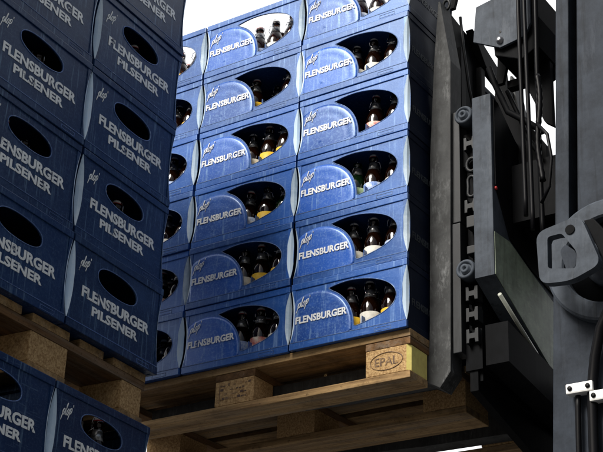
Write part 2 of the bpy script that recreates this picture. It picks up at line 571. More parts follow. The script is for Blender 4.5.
def crate_shell(bm, H, D, hole, open_back=True):
    hd = D / 2
    iw = CW - 0.0015
    zb, zt = 0.022, H - 0.022
    pf = -hd + 0.0035                      # front panel face
    gx = CW - 0.016
    outline = [(-gx, zb - 0.001), (gx, zb - 0.001), (gx, zt + 0.001), (-gx, zt + 0.001)]
    plate_hole(bm, outline, hole, pf, pf + 0.005)
    box(bm, -gx, gx, hd - 0.0085, hd - 0.0035, zb - 0.001, zt + 0.001)          # back wall
    for s in (-1, 1):                                                            # side walls
        xs = sorted((s * (CW - 0.0035), s * (CW - 0.0085)))
        gy = hd - 0.016
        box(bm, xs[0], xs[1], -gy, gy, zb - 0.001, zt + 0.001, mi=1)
    for (z0, z1) in ((0.0, zb), (zt, H - 0.0022)):                               # the two bands
        for s in (-1, 1):
            y0, y1 = sorted((s * hd, s * (hd - 0.012)))
            box(bm, -iw, iw, y0 + (0.0002), y1 - 0.0002, z0, z1, bevel=0.0016)
            x0, x1 = sorted((s * iw, s * (iw - 0.012)))
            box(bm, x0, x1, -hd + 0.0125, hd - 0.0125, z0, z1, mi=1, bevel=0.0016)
    for s in (-1, 1):                                                            # inner stacking lip
        y0, y1 = sorted((s * (hd - 0.0125), s * (hd - 0.0165)))
        box(bm, -iw + 0.0126, iw - 0.0126, y0, y1, zt + 0.002, H - 0.0002)
        x0, x1 = sorted((s * (iw - 0.0125), s * (iw - 0.0165)))
        box(bm, x0, x1, -hd + 0.017, hd - 0.017, zt + 0.002, H - 0.0002)
    box(bm, -iw + 0.0128, iw - 0.0128, -hd + 0.0128, hd - 0.0128, 0.0015, 0.006)  # floor
    for i in range(1, 5):
        x = -CW + i * 2 * CW / 5
        box(bm, x - 0.001, x + 0.001, -hd + 0.018, hd - 0.018, 0.0065, 0.07)
    for y in (-hd + D / 4, 0, hd - D / 4):
        box(bm, -CW + 0.018, CW - 0.018, y - 0.001, y + 0.001, 0.0068, 0.069)

def guard_bm(H, D, sx, sy, lens=0.0150):
    bm = bmesh.new()
    hd = D / 2
    zb, zt = 0.0225, H - 0.0225
    n = 14
    rows = []
    for i in range(n + 1):
        t = i / n
        z = zb + (zt - zb) * t
        w = 0.0012 + lens * math.sin(math.pi * min(max((t - 0.02) / 0.96, 0), 1)) ** 0.75
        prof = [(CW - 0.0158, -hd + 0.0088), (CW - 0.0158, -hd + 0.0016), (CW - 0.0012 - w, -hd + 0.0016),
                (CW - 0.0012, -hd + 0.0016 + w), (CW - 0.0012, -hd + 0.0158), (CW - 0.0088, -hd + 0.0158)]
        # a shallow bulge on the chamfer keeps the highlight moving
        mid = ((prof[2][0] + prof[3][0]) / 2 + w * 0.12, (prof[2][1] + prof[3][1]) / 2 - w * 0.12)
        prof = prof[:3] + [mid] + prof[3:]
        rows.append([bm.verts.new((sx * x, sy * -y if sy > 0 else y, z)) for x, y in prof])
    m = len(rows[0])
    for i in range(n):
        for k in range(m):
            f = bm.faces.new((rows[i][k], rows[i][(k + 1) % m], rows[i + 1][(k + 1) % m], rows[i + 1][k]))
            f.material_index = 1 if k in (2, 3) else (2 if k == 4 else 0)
    bm.faces.new(rows[0][::-1]); bm.faces.new(rows[-1])
    return bm

def loop_y(hole, y):
    return [(x, y, z) for x, z in hole]

def edge_bm(H, D, latch_x):
    bm = bmesh.new()
    hd = D / 2
    box(bm, -CW + 0.005, CW - 0.005, -hd - 0.0006, -hd + 0.004, 0.0212, 0.0232)
    for (x0, x1, z0, z1) in ((latch_x, latch_x + 0.055, 0.0040, 0.0054), (latch_x, latch_x + 0.055, 0.0138, 0.0152),
                             (latch_x, latch_x + 0.0014, 0.0055, 0.0137), (latch_x + 0.0536, latch_x + 0.055, 0.0055, 0.0137)):
        box(bm, x0, x1, -hd - 0.0005, -hd + 0.0015, z0, z1)
    return bm

PH, PD = 0.2123, 0.296          # lower crate with the leaf-shaped window
def P2(x, z): return (x / 1000.0 - 0.200, z / 1000.0)
win_plop = [P2(*q) for q in ((131, 174), (176, 183), (219, 184), (275, 176), (325, 157), (352, 135), (363, 112), (359, 92), (348, 76), (317, 58), (283, 48), (255, 41), (236, 37), (228, 36))]
# left edge follows the emblem's round outline
disc_c = P2(85, 42); disc_r = 0.1315
arc = []
for i in range(1, 12):
    a = math.atan2(0.036 - disc_c[1], 0.028 - disc_c[0]) if False else None
a0 = math.atan2(P2(222, 40)[1] - disc_c[1], P2(222, 40)[0] - disc_c[0]); a1 = math.atan2(P2(134, 171)[1] - disc_c[1], P2(134, 171)[0] - disc_c[0])
for i in range(0, 12):
    a = a0 + (a1 - a0) * i / 12.0
    arc.append((disc_c[0] + (disc_r + 0.0035) * math.cos(a), disc_c[1] + (disc_r + 0.0035) * math.sin(a)))
def chaikin_open(pts, it):
    for _ in range(it):
        q = [pts[0]]
        for a_, b_ in zip(pts, pts[1:]):
            q += [(a_[0] * .75 + b_[0] * .25, a_[1] * .75 + b_[1] * .25), (a_[0] * .25 + b_[0] * .75, a_[1] * .25 + b_[1] * .75)]
        pts = q + [pts[-1]]
    return pts
win_plop = chaikin_open(win_plop, 2) + arc
def densify(pts, k=3):
    q = []
    for i in range(len(pts)):
        a_, b_ = pts[i], pts[(i + 1) % len(pts)]
        for j in range(k): q.append((a_[0] + (b_[0] - a_[0]) * j / k, a_[1] + (b_[1] - a_[1]) * j / k))
    return q
win_plop_s = win_plop

QH, QD = 0.2537, 0.296          # taller crate with the oval window
win_oval = []
for i in range(36):
    a = 2 * math.pi * i / 36
    r = 1.0
    x = 0.0865 * math.copysign(abs(math.cos(a)) ** 0.86, math.cos(a)); z = 0.0335 * math.copysign(abs(math.sin(a)) ** 0.86, math.sin(a))
    win_oval.append((-0.200 + 0.198 + x, 0.178 + z - 0.02 * x / 0.0865 * 0.15))

def dome_bm(H, D):
    """Round raised emblem, cut off by the left and bottom edges of the panel."""
    bm = bmesh.new()
    yb = -D / 2 + 0.0035
    x0, x1, z0, z1 = -CW + 0.0158, CW, 0.0228, H - 0.0228
    nt, nr = 120, 16
    cx, cz = disc_c
    rings = []
    for j in range(nr + 1):
        ring = []
        for i in range(nt):
            a = 2 * math.pi * i / nt
            ca, sa = math.cos(a), math.sin(a)
            rm = disc_r
            if ca < 0: rm = min(rm, (x0 - cx) / ca)
            if sa < 0: rm = min(rm, (z0 - cz) / sa)
            if sa > 0: rm = min(rm, (z1 - cz) / sa)
            tt = j / nr
            rad = rm * tt
            q = rad / disc_r
            h = 0.0036 * (1 - 0.33 * q * q)
            if 0.74 < q < 0.80: h -= 0.0006
            if q > 0.90: h = 0.0026 - 0.0020 * ((q - 0.90) / 0.10) ** 2
            ring.append(bm.verts.new((cx + ca * rad, yb - h, cz + sa * rad)) if j else None)
        rings.append(ring)
    c = bm.verts.new((cx, yb - 0.004, cz))
    for i in range(nt):
        k = (i + 1) % nt
        bm.faces.new((c, rings[1][i], rings[1][k])).smooth = True
        for j in range(1, nr):
            bm.faces.new((rings[j][i], rings[j + 1][i], rings[j + 1][k], rings[j][k])).smooth = True
    base = [bm.verts.new((v.co.x, yb + 0.001, v.co.z)) for v in rings[nr]]
    for i in range(nt):
        k = (i + 1) % nt
        bm.faces.new((rings[nr][i], base[i], base[k], rings[nr][k]))
    bm.faces.new(base)
    return bm

def script_bm(w, h):
    """Hand-written plop' drawn as strokes, baseline at z=0, starting at x=0."""
    bm = bmesh.new()
    strokes = [
        [(0.02, 0.28), (0.10, 0.55), (0.06, 0.10), (0.0, -0.32)],
        [(0.08, 0.42), (0.17, 0.58), (0.24, 0.45), (0.20, 0.16), (0.10, 0.10)],
        [(0.24, 0.10), (0.36, 0.60), (0.42, 0.98), (0.37, 0.95), (0.33, 0.45), (0.37, 0.08), (0.45, 0.20)],
        [(0.56, 0.55), (0.48, 0.40), (0.49, 0.12), (0.57, 0.08), (0.64, 0.32), (0.60, 0.56), (0.54, 0.52)],
        [(0.70, 0.42), (0.78, 0.62), (0.74, 0.15), (0.68, -0.26)],
        [(0.76, 0.50), (0.86, 0.64), (0.92, 0.50), (0.87, 0.24), (0.77, 0.18)],
        [(0.97, 0.92), (1.0, 0.74)]]
    for st in strokes:
        pts = []
        n = len(st)
        for i in range(n - 1):
            p0, p1, p2, p3 = st[max(i - 1, 0)], st[i], st[i + 1], st[min(i + 2, n - 1)]
            for s_ in range(4):
                t_ = s_ / 4
                pts.append(tuple(0.5 * ((2 * p1[k]) + (-p0[k] + p2[k]) * t_ + (2 * p0[k] - 5 * p1[k] + 4 * p2[k] - p3[k]) * t_ ** 2 + (-p0[k] + 3 * p1[k] - 3 * p2[k] + p3[k]) * t_ ** 3) for k in (0, 1)))
        pts.append(st[-1])
        tube(bm, [(x * w + z * h * 0.18, 0, z * h + x * w * 0.22) for x, z in pts], 0.00135, 5)
    for v in bm.verts: v.co.y *= 0.5
    return bm

text_plop = text_mesh('lettering', 'FLENSBURGER', 0.0215, 0.177, offset=0.034, shear=0.0)
text_pils_a = text_mesh('lettering', 'FLENSBURGER', 0.0285, 0.292, offset=0.033)
text_pils_b = text_mesh('lettering', 'PILSENER', 0.0245, 0.198, offset=0.033)
text_side = text_mesh('lettering', 'FLENSBURGER', 0.021, 0.177, offset=0.02)

def make_plop():
    root = empty('beer_crate')
    bm = bmesh.new(); crate_shell(bm, PH, PD, win_plop_s)
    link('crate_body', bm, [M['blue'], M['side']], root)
    for sx in (-1, 1):
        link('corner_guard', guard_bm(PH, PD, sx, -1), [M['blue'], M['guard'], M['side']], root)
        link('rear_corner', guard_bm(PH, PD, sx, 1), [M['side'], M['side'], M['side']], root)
    link('emblem_disc', dome_bm(PH, PD), M['disc'], root)
    bm = bmesh.new(); tube(bm, loop_y(win_plop_s, -PD / 2 + 0.0036), 0.0014, 6, closed=True)
    link('window_rim', bm, M['edge'], root)
    link('edge_trim', edge_bm(PH, PD, 0.092), M['edge'], root)
    o = link('lettering', text_plop, M['print'], root); o.location = (-0.177, -PD / 2 - 0.0012, 0.079)
    o = link('script_lettering', script_bm(0.040, 0.034), M['print'], root); o.location = (-0.174, -PD / 2 - 0.0006, 0.124)
    return root

def make_pils():
    root = empty('tall_beer_crate')
    bm = bmesh.new(); crate_shell(bm, QH, QD, win_oval)
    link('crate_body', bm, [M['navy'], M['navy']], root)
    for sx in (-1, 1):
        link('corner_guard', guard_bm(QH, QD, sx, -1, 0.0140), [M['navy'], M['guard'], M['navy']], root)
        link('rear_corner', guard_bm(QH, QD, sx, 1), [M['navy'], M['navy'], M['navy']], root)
    bm = bmesh.new(); tube(bm, loop_y(win_oval, -QD / 2 + 0.0034), 0.0016, 6, closed=True)
    link('window_rim', bm, M['edge'], root)
    link('edge_trim', edge_bm(QH, QD, 0.10), M['edge'], root)
    o = link('lettering', text_pils_a, M['print_old'], root); o.location = (-0.145, -QD / 2 + 0.0030, 0.100)
    o = link('lettering', text_pils_b, M['print_old'], root); o.location = (-0.098, -QD / 2 + 0.0030, 0.063)
    o = link('script_lettering', script_bm(0.038, 0.034), M['print_old'], root); o.location = (-0.164, -QD / 2 + 0.0030, 0.172)
    return root

def make_plain():
    root = empty('beer_crate')
    bm = bmesh.new(); crate_shell(bm, PH, PD, win_plop_s)
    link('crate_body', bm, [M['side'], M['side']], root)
    for sx in (-1, 1):
        for sy in (-1, 1):
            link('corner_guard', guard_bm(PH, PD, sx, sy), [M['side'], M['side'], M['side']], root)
    o = link('lettering', text_side, M['print_shade'], root); o.location = (-0.09, -PD / 2 + 0.0030, 0.079)
    return root

# ------------------------------------------------------------------ bottles
def make_bottle(kind):
    gl, lab, neck = kind
    root = empty('swing_top_bottle')
    bm = bmesh.new()
    lathe(bm, [(0.026, 0.0), (0.030, 0.003), (0.0305, 0.008), (0.0305, 0.100), (0.0285, 0.115), (0.021, 0.135), (0.0155, 0.150), (0.0132, 0.165), (0.0126, 0.180), (0.0142, 0.182), (0.0142, 0.189), (0.010, 0.190)], seg=18)
    link('glass_body', bm, M[gl], root)
    bm = bmesh.new()
    lathe(bm, [(0.0303, 0.028), (0.0309, 0.0282), (0.0309, 0.088), (0.0303, 0.0882)], seg=18)
    link('label', bm, M[lab], root)
    bm = bmesh.new()
    lathe(bm, [(0.0185, 0.1425), (0.0190, 0.1426), (0.0148, 0.158), (0.0139, 0.1685), (0.0134, 0.1686)], seg=14)
    link('neck_foil', bm, M[neck], root)
    bm = bmesh.new()
    lathe(bm, [(0.0115, 0.190), (0.0128, 0.1925), (0.0122, 0.198), (0.0085, 0.2015), (0.004, 0.2020)], seg=14)
    st = link('stopper', bm, M['white'], root)
    bm = bmesh.new()
    lathe(bm, [(0.0128, 0.1885), (0.0138, 0.1890), (0.0138, 0.1915), (0.0128, 0.1918)], seg=14)
    link('gasket', bm, M['red'] if gl == 'amber' and lab != 'lab_white' else M['rubber'], st)
    bm = bmesh.new()
    for s in (-1, 1):
        tube(bm, [(s * 0.0145, 0.0, 0.168), (s * 0.0175, -0.004, 0.172), (s * 0.0172, -0.006, 0.186), (s * 0.0150, -0.002, 0.199), (s * 0.006, 0.0, 0.2030)], 0.0011, 5)
        tube(bm, [(s * 0.0145, 0.0, 0.172), (s * 0.0180, -0.014, 0.166), (s * 0.0150, -0.019, 0.150), (s * 0.004, -0.0205, 0.148)], 0.0011, 5)
    link('wire_bail', bm, M['wire'], root)
    return root

KINDS = [('amber', 'lab_white', 'foil'), ('amber', 'lab_yellow', 'foil'), ('amber', 'lab_red', 'foil'), ('green', 'lab_green', 'foil'), ('amber', 'lab_blue', 'foil')]
KNAME = ['amber white-label bottle', 'amber yellow-label bottle', 'amber red-label bottle', 'green-glass bottle', 'amber blue-label bottle']
protos = [None] * len(KINDS)
def bottle(kind, loc, rz, label, group, tilt=(0, 0), sz=0.93):
    if protos[kind] is None:
        protos[kind] = make_bottle(KINDS[kind]); o = protos[kind]
    else:
        o = dup_tree(protos[kind])
    o.location = loc
    o.scale = (1, 1, sz * rnd.uniform(0.97, 1.03))
    if not any(tilt): tilt = (rnd.uniform(-0.03, 0.03), rnd.uniform(-0.03, 0.03))
    if rnd.random() < 0.18 and o is not protos[kind]:
        for ch in list(o.children):
            if ch.name.startswith('stopper'):
                for g_ in list(ch.children): bpy.data.objects.remove(g_)
                bpy.data.objects.remove(ch)
    o.rotation_euler = (tilt[0], tilt[1], rz)
    tag(o, label, 'bottle', group)
    return o

# ------------------------------------------------------------------ raised load on the forklift
GROUP_M = 'blue crates on the raised pallet'
mp = make_pallet(True)
mp.location = (0.0, 0.0155, 0)
tag(mp, 'wooden pallet with EPAL branded block carrying the bright blue crates', 'pallet')

ROWN = ['bottom', 'second lowest', 'third lowest', 'third highest', 'second highest', 'top']
COLN = ['left', 'middle', 'right']
plop0 = make_plop()
first = True
NB = 0
for c in range(3):
    for k in range(6):
        o = plop0 if first else dup_tree(plop0)
        first = False
        jx = rnd.uniform(-0.0013, 0.0013); jy = rnd.uniform(-0.004, 0.003)
        o.location = (0.2 + 0.4 * c + jx, PD / 2 + jy, k * PH)
        o.rotation_euler = (0, 0, rnd.uniform(-0.003, 0.003))
        tag(o, f'bright blue crate with leaf-shaped window, {ROWN[k]} in the {COLN[c]} column of the raised load', 'beer crate', GROUP_M)
        spots = [(0.046, -0.082), (0.116, -0.085), (0.152, -0.040), (-0.022, -0.080), (0.085, -0.010), (0.015, -0.012)]
        pos = ['front left', 'front middle', 'right side', 'front far left', 'behind right', 'behind left']
        for q, (bx, by) in enumerate(spots):
            if rnd.random() < 0.08: continue
            kk = rnd.choices(range(5), weights=[3.4, 2.4, 1.2, 0.9, 0.9])[0]
            if k == 5: kk = rnd.choice((1, 1, 4, 0))
            if k == 1 and c == 1 and q in (0, 1): kk = 1
            bottle(kk, (o.location.x + bx + rnd.uniform(-0.004, 0.004), o.location.y + by + rnd.uniform(-0.004, 0.004), k * PH + 0.0062), rnd.uniform(-2.6, 2.6),
                   f'{KNAME[kk]}, {pos[q]}, in {ROWN[k]} raised crate of {COLN[c]} column', 'bottles in the raised crates')

plain0 = make_plain()
first = True
for k in range(5):
    for i in range(4):
        o = plain0 if first else dup_tree(plain0)
        first = False
        # turned a quarter so that its long side faces the end of the pallet
        o.location = (1.2 - 0.148 - i * 0.2985 - 0.002, 0.3 + 0.2, k * PH)
        o.rotation_euler = (0, 0, math.pi / 2)
        if i == 0:
            tag(o, f'shade-painted blue crate behind the fork, {ROWN[k]} at the shaded end of the raised load', 'beer crate', 'rear crates of the raised load')
        else:
            tag(o, 'blue crate hidden in the rear row behind the front crates of the raised load', 'beer crate', 'rear crates of the raised load')
# end faces of the right column carry shade-darkened print too
for o in [x for x in C.objects if x.name.startswith('beer_crate') and x.get('group') == GROUP_M]:
    if o.location.x > 0.9:
        t_ = link('side_lettering', text_side, M['print_shade'], o)
        t_.location = (CW - 0.0030, -0.115, 0.079); t_.rotation_euler = (0, 0, math.pi / 2)

# ------------------------------------------------------------------ standing row of stacks on the left
LA = R(93.473)
LO = Vector((0.71966, -1.22753, -0.19675))
ex = Vector((math.cos(LA), math.sin(LA), 0)); ey = Vector((-math.sin(LA), math.cos(LA), 0))
def lpt(x, y, z): return LO + ex * x + ey * y + Vector((0, 0, z))
pils0 = make_pils()
first = True
UNIT = 5 * QH + 0.1445
LROW = ['bottom', 'second', 'third', 'fourth', 'top']
TIER = ['upper', 'middle', 'ground']
for tier in range(3):
    zt = -tier * UNIT
    pl = dup_tree(mp) if tier == 0 else dup_tree(mp)
    for ch in list(pl.children_recursive):
        if ch.name.split('.')[0] in ('brand_oval', 'brand_lettering', 'stamp_mark'):
            bpy.data.objects.remove(ch)
    for ch in pl.children:
        if 'label' in ch: del ch['label']
        if ch.name.startswith('block') and len(ch.data.materials) > 1:
            ch.data = ch.data.copy()
            ch.data.materials[1] = M['chip']
    pl.location = lpt(0.8 - 0.018, 0.022, zt)
    pl.rotation_euler = (0, 0, LA + math.pi / 2)
    tag(pl, ['shaded wooden pallet between the upper and lower dark crates on the left', 'wooden pallet under the lower dark crates on the left', 'wooden pallet on the ground under the left stack'][tier], 'pallet', 'pallets of the dark stack')
    for c in range(2):
        for k in range(5):
            o = pils0 if first else dup_tree(pils0)
            first = False
            p = lpt(0.2 + 0.4 * c + rnd.uniform(-0.0013, 0.0013), QD / 2 + rnd.uniform(-0.005, 0.003), zt + k * QH)
            o.location = p
            o.rotation_euler = (0, 0, LA + rnd.uniform(-0.003, 0.003))
            tag(o, f'dark blue crate with oval window, {LROW[k]} in the {["near", "far"][c]} column of the {TIER[tier]} dark stack', 'beer crate', 'dark crates of the left stack')
            if tier == 0 or (tier == 1 and k == 4):
                for q, (bx, by) in enumerate(((-0.05, -0.100), (0.028, -0.098), (0.0, -0.03))):
                    kk = rnd.choices(range(5), weights=[4, 2, 3, 2, 1])[0]
                    if rnd.random() < 0.25 and tier == 0: continue
                    if tier == 1 and q == 1: kk = 1
                    b_ = p + ex * bx + ey * by + Vector((0, 0, 0.0062))
                    bottle(kk, b_, rnd.uniform(-2, 2), f'{KNAME[kk]}, {["near", "far", "rear"][q]} spot, {LROW[k]} dark crate, {["near", "far"][c]} column, {TIER[tier]} stack', 'bottles in the dark crates', sz=1.0 if tier == 0 else 1.12)
    # rows behind the front ones
    for c in range(2):
        for r_ in range(1, 4):
            for k in ((0, 1, 2, 3, 4) if r_ == 1 else (0, 4)):
                if tier == 2: continue
                o = dup_tree(pils0)
                o.location = lpt(0.2 + 0.4 * c, QD / 2 + r_ * 0.3, zt + k * QH)
                o.rotation_euler = (0, 0, LA)
                tag(o, 'dark blue crate hidden in the rows behind the front of the left stack', 'beer crate', 'rear crates of the left stack')

# ------------------------------------------------------------------ forklift
fl = empty('forklift', (1.75, 0.35, GZ))
tag(fl, 'grey forklift mast and fork carriage holding up the pallet of crates', 'forklift')
FO = Vector((1.75, 0.35, GZ))
def fpart(name, bm, mat, parent=None, smooth=False):
    """bm is in world coordinates; stored relative to the forklift's empty."""
    for v in bm.verts: v.co -= FO
    return link(name, bm, mat, parent or fl, smooth)

for yf in (0.122, 0.630):
    bm = bmesh.new()
    shank = [(1.203, -0.10), (1.203, 0.03), (1.206, 0.60), (1.221, 0.93), (1.236, 1.15), (1.243, 1.15), (1.278, 0.917), (1.275, 0.60), (1.269, 0.02), (1.269, -0.08)]
    heel = [(0.20, -0.047), (1.203, -0.047), (1.203, 0.03), (1.206, 0.60), (1.221, 0.93), (1.236, 1.15), (1.243, 1.15), (1.278, 0.917), (1.275, 0.60), (1.270, 0.02), (1.269, -0.105), (1.235, -0.148), (1.19, -0.1215), (0.9, -0.1205), (0.20, -0.092)]
    prism(bm, heel, 'y', yf, yf + 0.068, bevel=0.002)
    fpart('fork', bm, M['fork'])

# rails between fork and carriage
for y0 in (0.135, 0.60):
    for (xa, ya, z0, z1) in ((1.272, y0, 0.36, 0.735), (1.2725, y0 - 0.004, -0.05, 0.355)):
        bm = bmesh.new()
        box(bm, xa, xa + 0.027, ya, y0 + 0.05, z0, z1, bevel=0.002)
        fpart('slide_rail', bm, M['iron'])

# carriage back frame
bm = bmesh.new()
box(bm, 1.305, 1.345, 0.17, 0.80, -0.13, 0.76)
box(bm, 1.30, 1.352, 0.155, 0.82, 0.55, 0.66)
box(bm, 1.30, 1.352, 0.155, 0.82, -0.10, 0.02)
box(bm, 1.346, 1.60, 0.22, 0.26, 0.36, 0.55)
box(bm, 1.346, 1.60, 0.66, 0.70, 0.36, 0.55)
box(bm, 1.346, 1.58, 0.262, 0.658, 0.38, 0.50)
fpart('carriage_frame', bm, M['black'])

# lower cross members seen from below
bm = bmesh.new()
prism(bm, [(0.16, -0.06), (0.95, -0.17), (0.95, -0.36), (0.16, -0.16)], 'x', 1.31, 1.335)
prism(bm, [(0.14, 0.02), (0.90, -0.10), (0.90, -0.20), (0.14, -0.10)], 'x', 1.37, 1.44)
prism(bm, [(0.45, -0.05), (1.0, -0.12), (1.0, -0.52), (0.45, -0.30)], 'x', 1.46, 1.62)
fpart('lower_beam', bm, M['black'])

bm = bmesh.new()
prism(bm, [(1.38, 0.74), (1.41, 0.70), (1.49, 0.62), (1.55, 0.52), (1.60, 0.40), (1.60, 0.345), (1.44, 0.345), (1.38, 0.42)], 'y', 0.275, 0.60)
fpart('carriage_housing', bm, M['black'])

# castings in the slot beside the fork
yc = 0.135
def lug(bm, x0, x1, z0, z1, y0=yc): box(bm, x0, x1, y0, 0.168, z0, z1, bevel=0.002)
def hook(zc, w=0.021):
    bm = bmesh.new()
    prism(bm, [(1.312, zc - w), (1.321, zc - w), (1.321, zc - 0.006), (1.340, zc - 0.006), (1.340, zc - w), (1.350, zc - w), (1.350, zc + w), (1.340, zc + w), (1.340, zc + 0.006), (1.321, zc + 0.006), (1.321, zc + w), (1.312, zc + w)], 'y', yc, 0.168, bevel=0.0015)
    fpart('casting', bm, M['iron'])
for zc in (0.615, 0.405, 0.125, 0.060, -0.005): hook(zc)
bm = bmesh.new()
tube(bm, [(1.334 + 0.017 * math.cos(a), yc + 0.01, 0.545 + 0.022 * math.sin(a)) for a in [i * math.pi / 8 for i in range(16)]], 0.006, 6, closed=True)
fpart('ring_casting', bm, M['iron'])
bm = bmesh.new()
tube(bm, [(1.334 + 0.019 * math.cos(a) * (1 - 0.45 * abs(math.cos(a)) ** 3), yc + 0.006, 0.470 + 0.034 * math.sin(a)) for a in [i * math.pi / 12 for i in range(24)]], 0.0055, 6, closed=True)
fpart('ring_casting', bm, M['iron'])
for (z0, z1) in ((0.335, 0.372), (0.25, 0.275)):
    bm = bmesh.new(); lug(bm, 1.318, 1.352, z0, z1)
    fpart('casting', bm, M['iron'])

for zc in (0.702, 0.192):
    bm = bmesh.new()
    lathe(bm, [(0.030, 0.05), (0.030, 0.004), (0.027, 0.0), (0.021, 0.0), (0.020, 0.006), (0.0145, 0.006), (0.0135, -0.004), (0.006, -0.004), (0.005, 0.002), (0.001, 0.002)], 1.325, 0.108, zc, seg=28, axis='y')
    fpart('roller', bm, M['grey'])

# side plate of the carriage: edge toward the viewer, long face toward the truck
bm = bmesh.new()
prism(bm, [(0.10, 0.742), (0.10, 0.150), (0.30, 0.055), (0.62, -0.10), (0.75, -0.05), (0.75, 0.42), (0.45, 0.58), (0.25, 0.66), (0.135, 0.742)], 'x', 1.360, 1.422, bevel=0.003)
fpart('side_plate', bm, M['grey'])
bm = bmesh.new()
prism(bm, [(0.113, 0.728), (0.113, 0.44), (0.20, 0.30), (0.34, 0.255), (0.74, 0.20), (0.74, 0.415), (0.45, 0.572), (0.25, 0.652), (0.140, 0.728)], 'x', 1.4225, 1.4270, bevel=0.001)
fpart('shade_sheet', bm, M['black'])  # black sheet painting the shade on the plate's upper face
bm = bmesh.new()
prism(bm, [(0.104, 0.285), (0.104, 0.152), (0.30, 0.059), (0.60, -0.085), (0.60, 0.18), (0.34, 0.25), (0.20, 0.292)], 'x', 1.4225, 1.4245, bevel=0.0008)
fpart('painted_glow_plate', bm, M['pale'])  # thin pale sheet, the glow on the lower face put into its colour
bm = bmesh.new()
tube(bm, [(1.424, 0.125, 0.098), (1.424, 0.42, -0.030)], 0.0060, 10)
fpart('lower_rod', bm, M['rod'])
bm = bmesh.new()
prism(bm, [(0.30, 0.018), (0.62, -0.135), (0.62, -0.215), (0.30, -0.06)], 'x', 1.40, 1.425)
fpart('lower_beam', bm, M['greasy'])
bm = bmesh.new()
lathe(bm, [(0.006, 0.0), (0.006, 0.004), (0.003, 0.006)], 1.4225, 0.118, 0.43, seg=10, axis='x')
fpart('red_cap', bm, M['red'])

# load backrest behind the crates' end
bm = bmesh.new()
prism(bm, [(0.235, 0.08), (0.235, 1.175), (0.37, 1.155), (0.435, 1.075), (0.44, 0.93), (0.74, 0.93), (0.74, 0.08)], 'x', 1.212, 1.222, bevel=0.001)
for y0 in (0.26, 0.40, 0.70):
    box(bm, 1.2222, 1.242, y0, y0 + 0.03, 0.10, 0.92 if y0 > 0.5 else 1.06, bevel=0.003)
fpart('load_backrest', bm, M['black'])
bm = bmesh.new()
prism(bm, [(0.33, 1.165), (0.37, 1.158), (0.63, 1.075), (0.63, 1.035), (0.42, 1.07)], 'x', 1.223, 1.25, bevel=0.002)
fpart('backrest_strut', bm, M['black'])
bm = bmesh.new()
tube(bm, [(1.250, 0.245, 1.16), (1.252, 0.26, 1.05), (1.262, 0.275, 0.90), (1.285, 0.285, 0.76)], 0.005, 8)
fpart('stay_rod', bm, M['iron'])
bm = bmesh.new()
tube(bm, [(1.240 + 0.012 * math.cos(a), 0.17, 1.165 + 0.018 * math.sin(a)) for a in [i * math.pi / 8 for i in range(16)]], 0.005, 8, closed=True)
fpart('lifting_ring', bm, M['iron'])
bm = bmesh.new()
prism(bm, [(1.236, 1.17), (1.25, 1.17), (1.30, 1.36), (1.27, 1.36)], 'y', 0.20, 0.215)
fpart('stay_bar', bm, M['black'])

# bracket arms between carriage and mast
bm = bmesh.new()
prism(bm, [(1.36, 0.92), (1.385, 0.93), (1.40, 0.80), (1.47, 0.70), (1.52, 0.62), (1.52, 0.52), (1.36, 0.62), (1.345, 0.76)], 'y', 0.27, 0.30, bevel=0.002)
prism(bm, [(1.43, 0.98), (1.455, 0.985), (1.455, 0.86), (1.44, 0.80), (1.42, 0.80)], 'y', 0.15, 0.165)
tube(bm, [(1.40, 0.14, 0.86), (1.415, 0.15, 0.80), (1.45, 0.16, 0.70), (1.50, 0.17, 0.66), (1.56, 0.16, 0.60)], 0.010, 8)
tube(bm, [(1.43, 0.20, 0.80), (1.46, 0.20, 0.72), (1.49, 0.21, 0.62), (1.53, 0.20, 0.55)], 0.007, 8)
fpart('bracket_arm', bm, M['black'])

# hose guard box near the top
bm = bmesh.new()
prism(bm, [(1.408, 1.022), (1.50, 1.040), (1.585, 1.020), (1.585, 0.905), (1.566, 0.866), (1.485, 0.852), (1.397, 0.900)], 'y', 0.045, 0.055, bevel=0.001)
hg = fpart('hose_guard', bm, M['grey'])
bm = bmesh.new()
lathe(bm, [(0.012, 0.004), (0.012, -0.002), (0.009, -0.003), (0.009, -0.010), (0.003, -0.011)], 1.486, 0.045, 0.876, seg=12, axis='y')
fpart('bolt', bm, M['bolt'], hg)
bm = bmesh.new()
lathe(bm, [(0.004, 0.001), (0.004, -0.001)], 1.487, 0.045, 0.906, seg=10, axis='y')
fpart('bolt', bm, M['rubber'], hg)
bm = bmesh.new()
prism(bm, [(1.44, 1.03), (1.59, 1.05), (1.605, 0.93), (1.60, 0.83), (1.545, 0.80), (1.46, 0.84)], 'y', 0.0605, 0.24, bevel=0.003)
box(bm, 1.445, 1.62, 0.17, 0.20, 0.79, 0.815)
prism(bm, [(1.50, 0.81), (1.60, 0.82), (1.60, 0.60), (1.575, 0.62)], 'y', 0.14, 0.16)
fpart('hose_reel_housing', bm, M['black'])

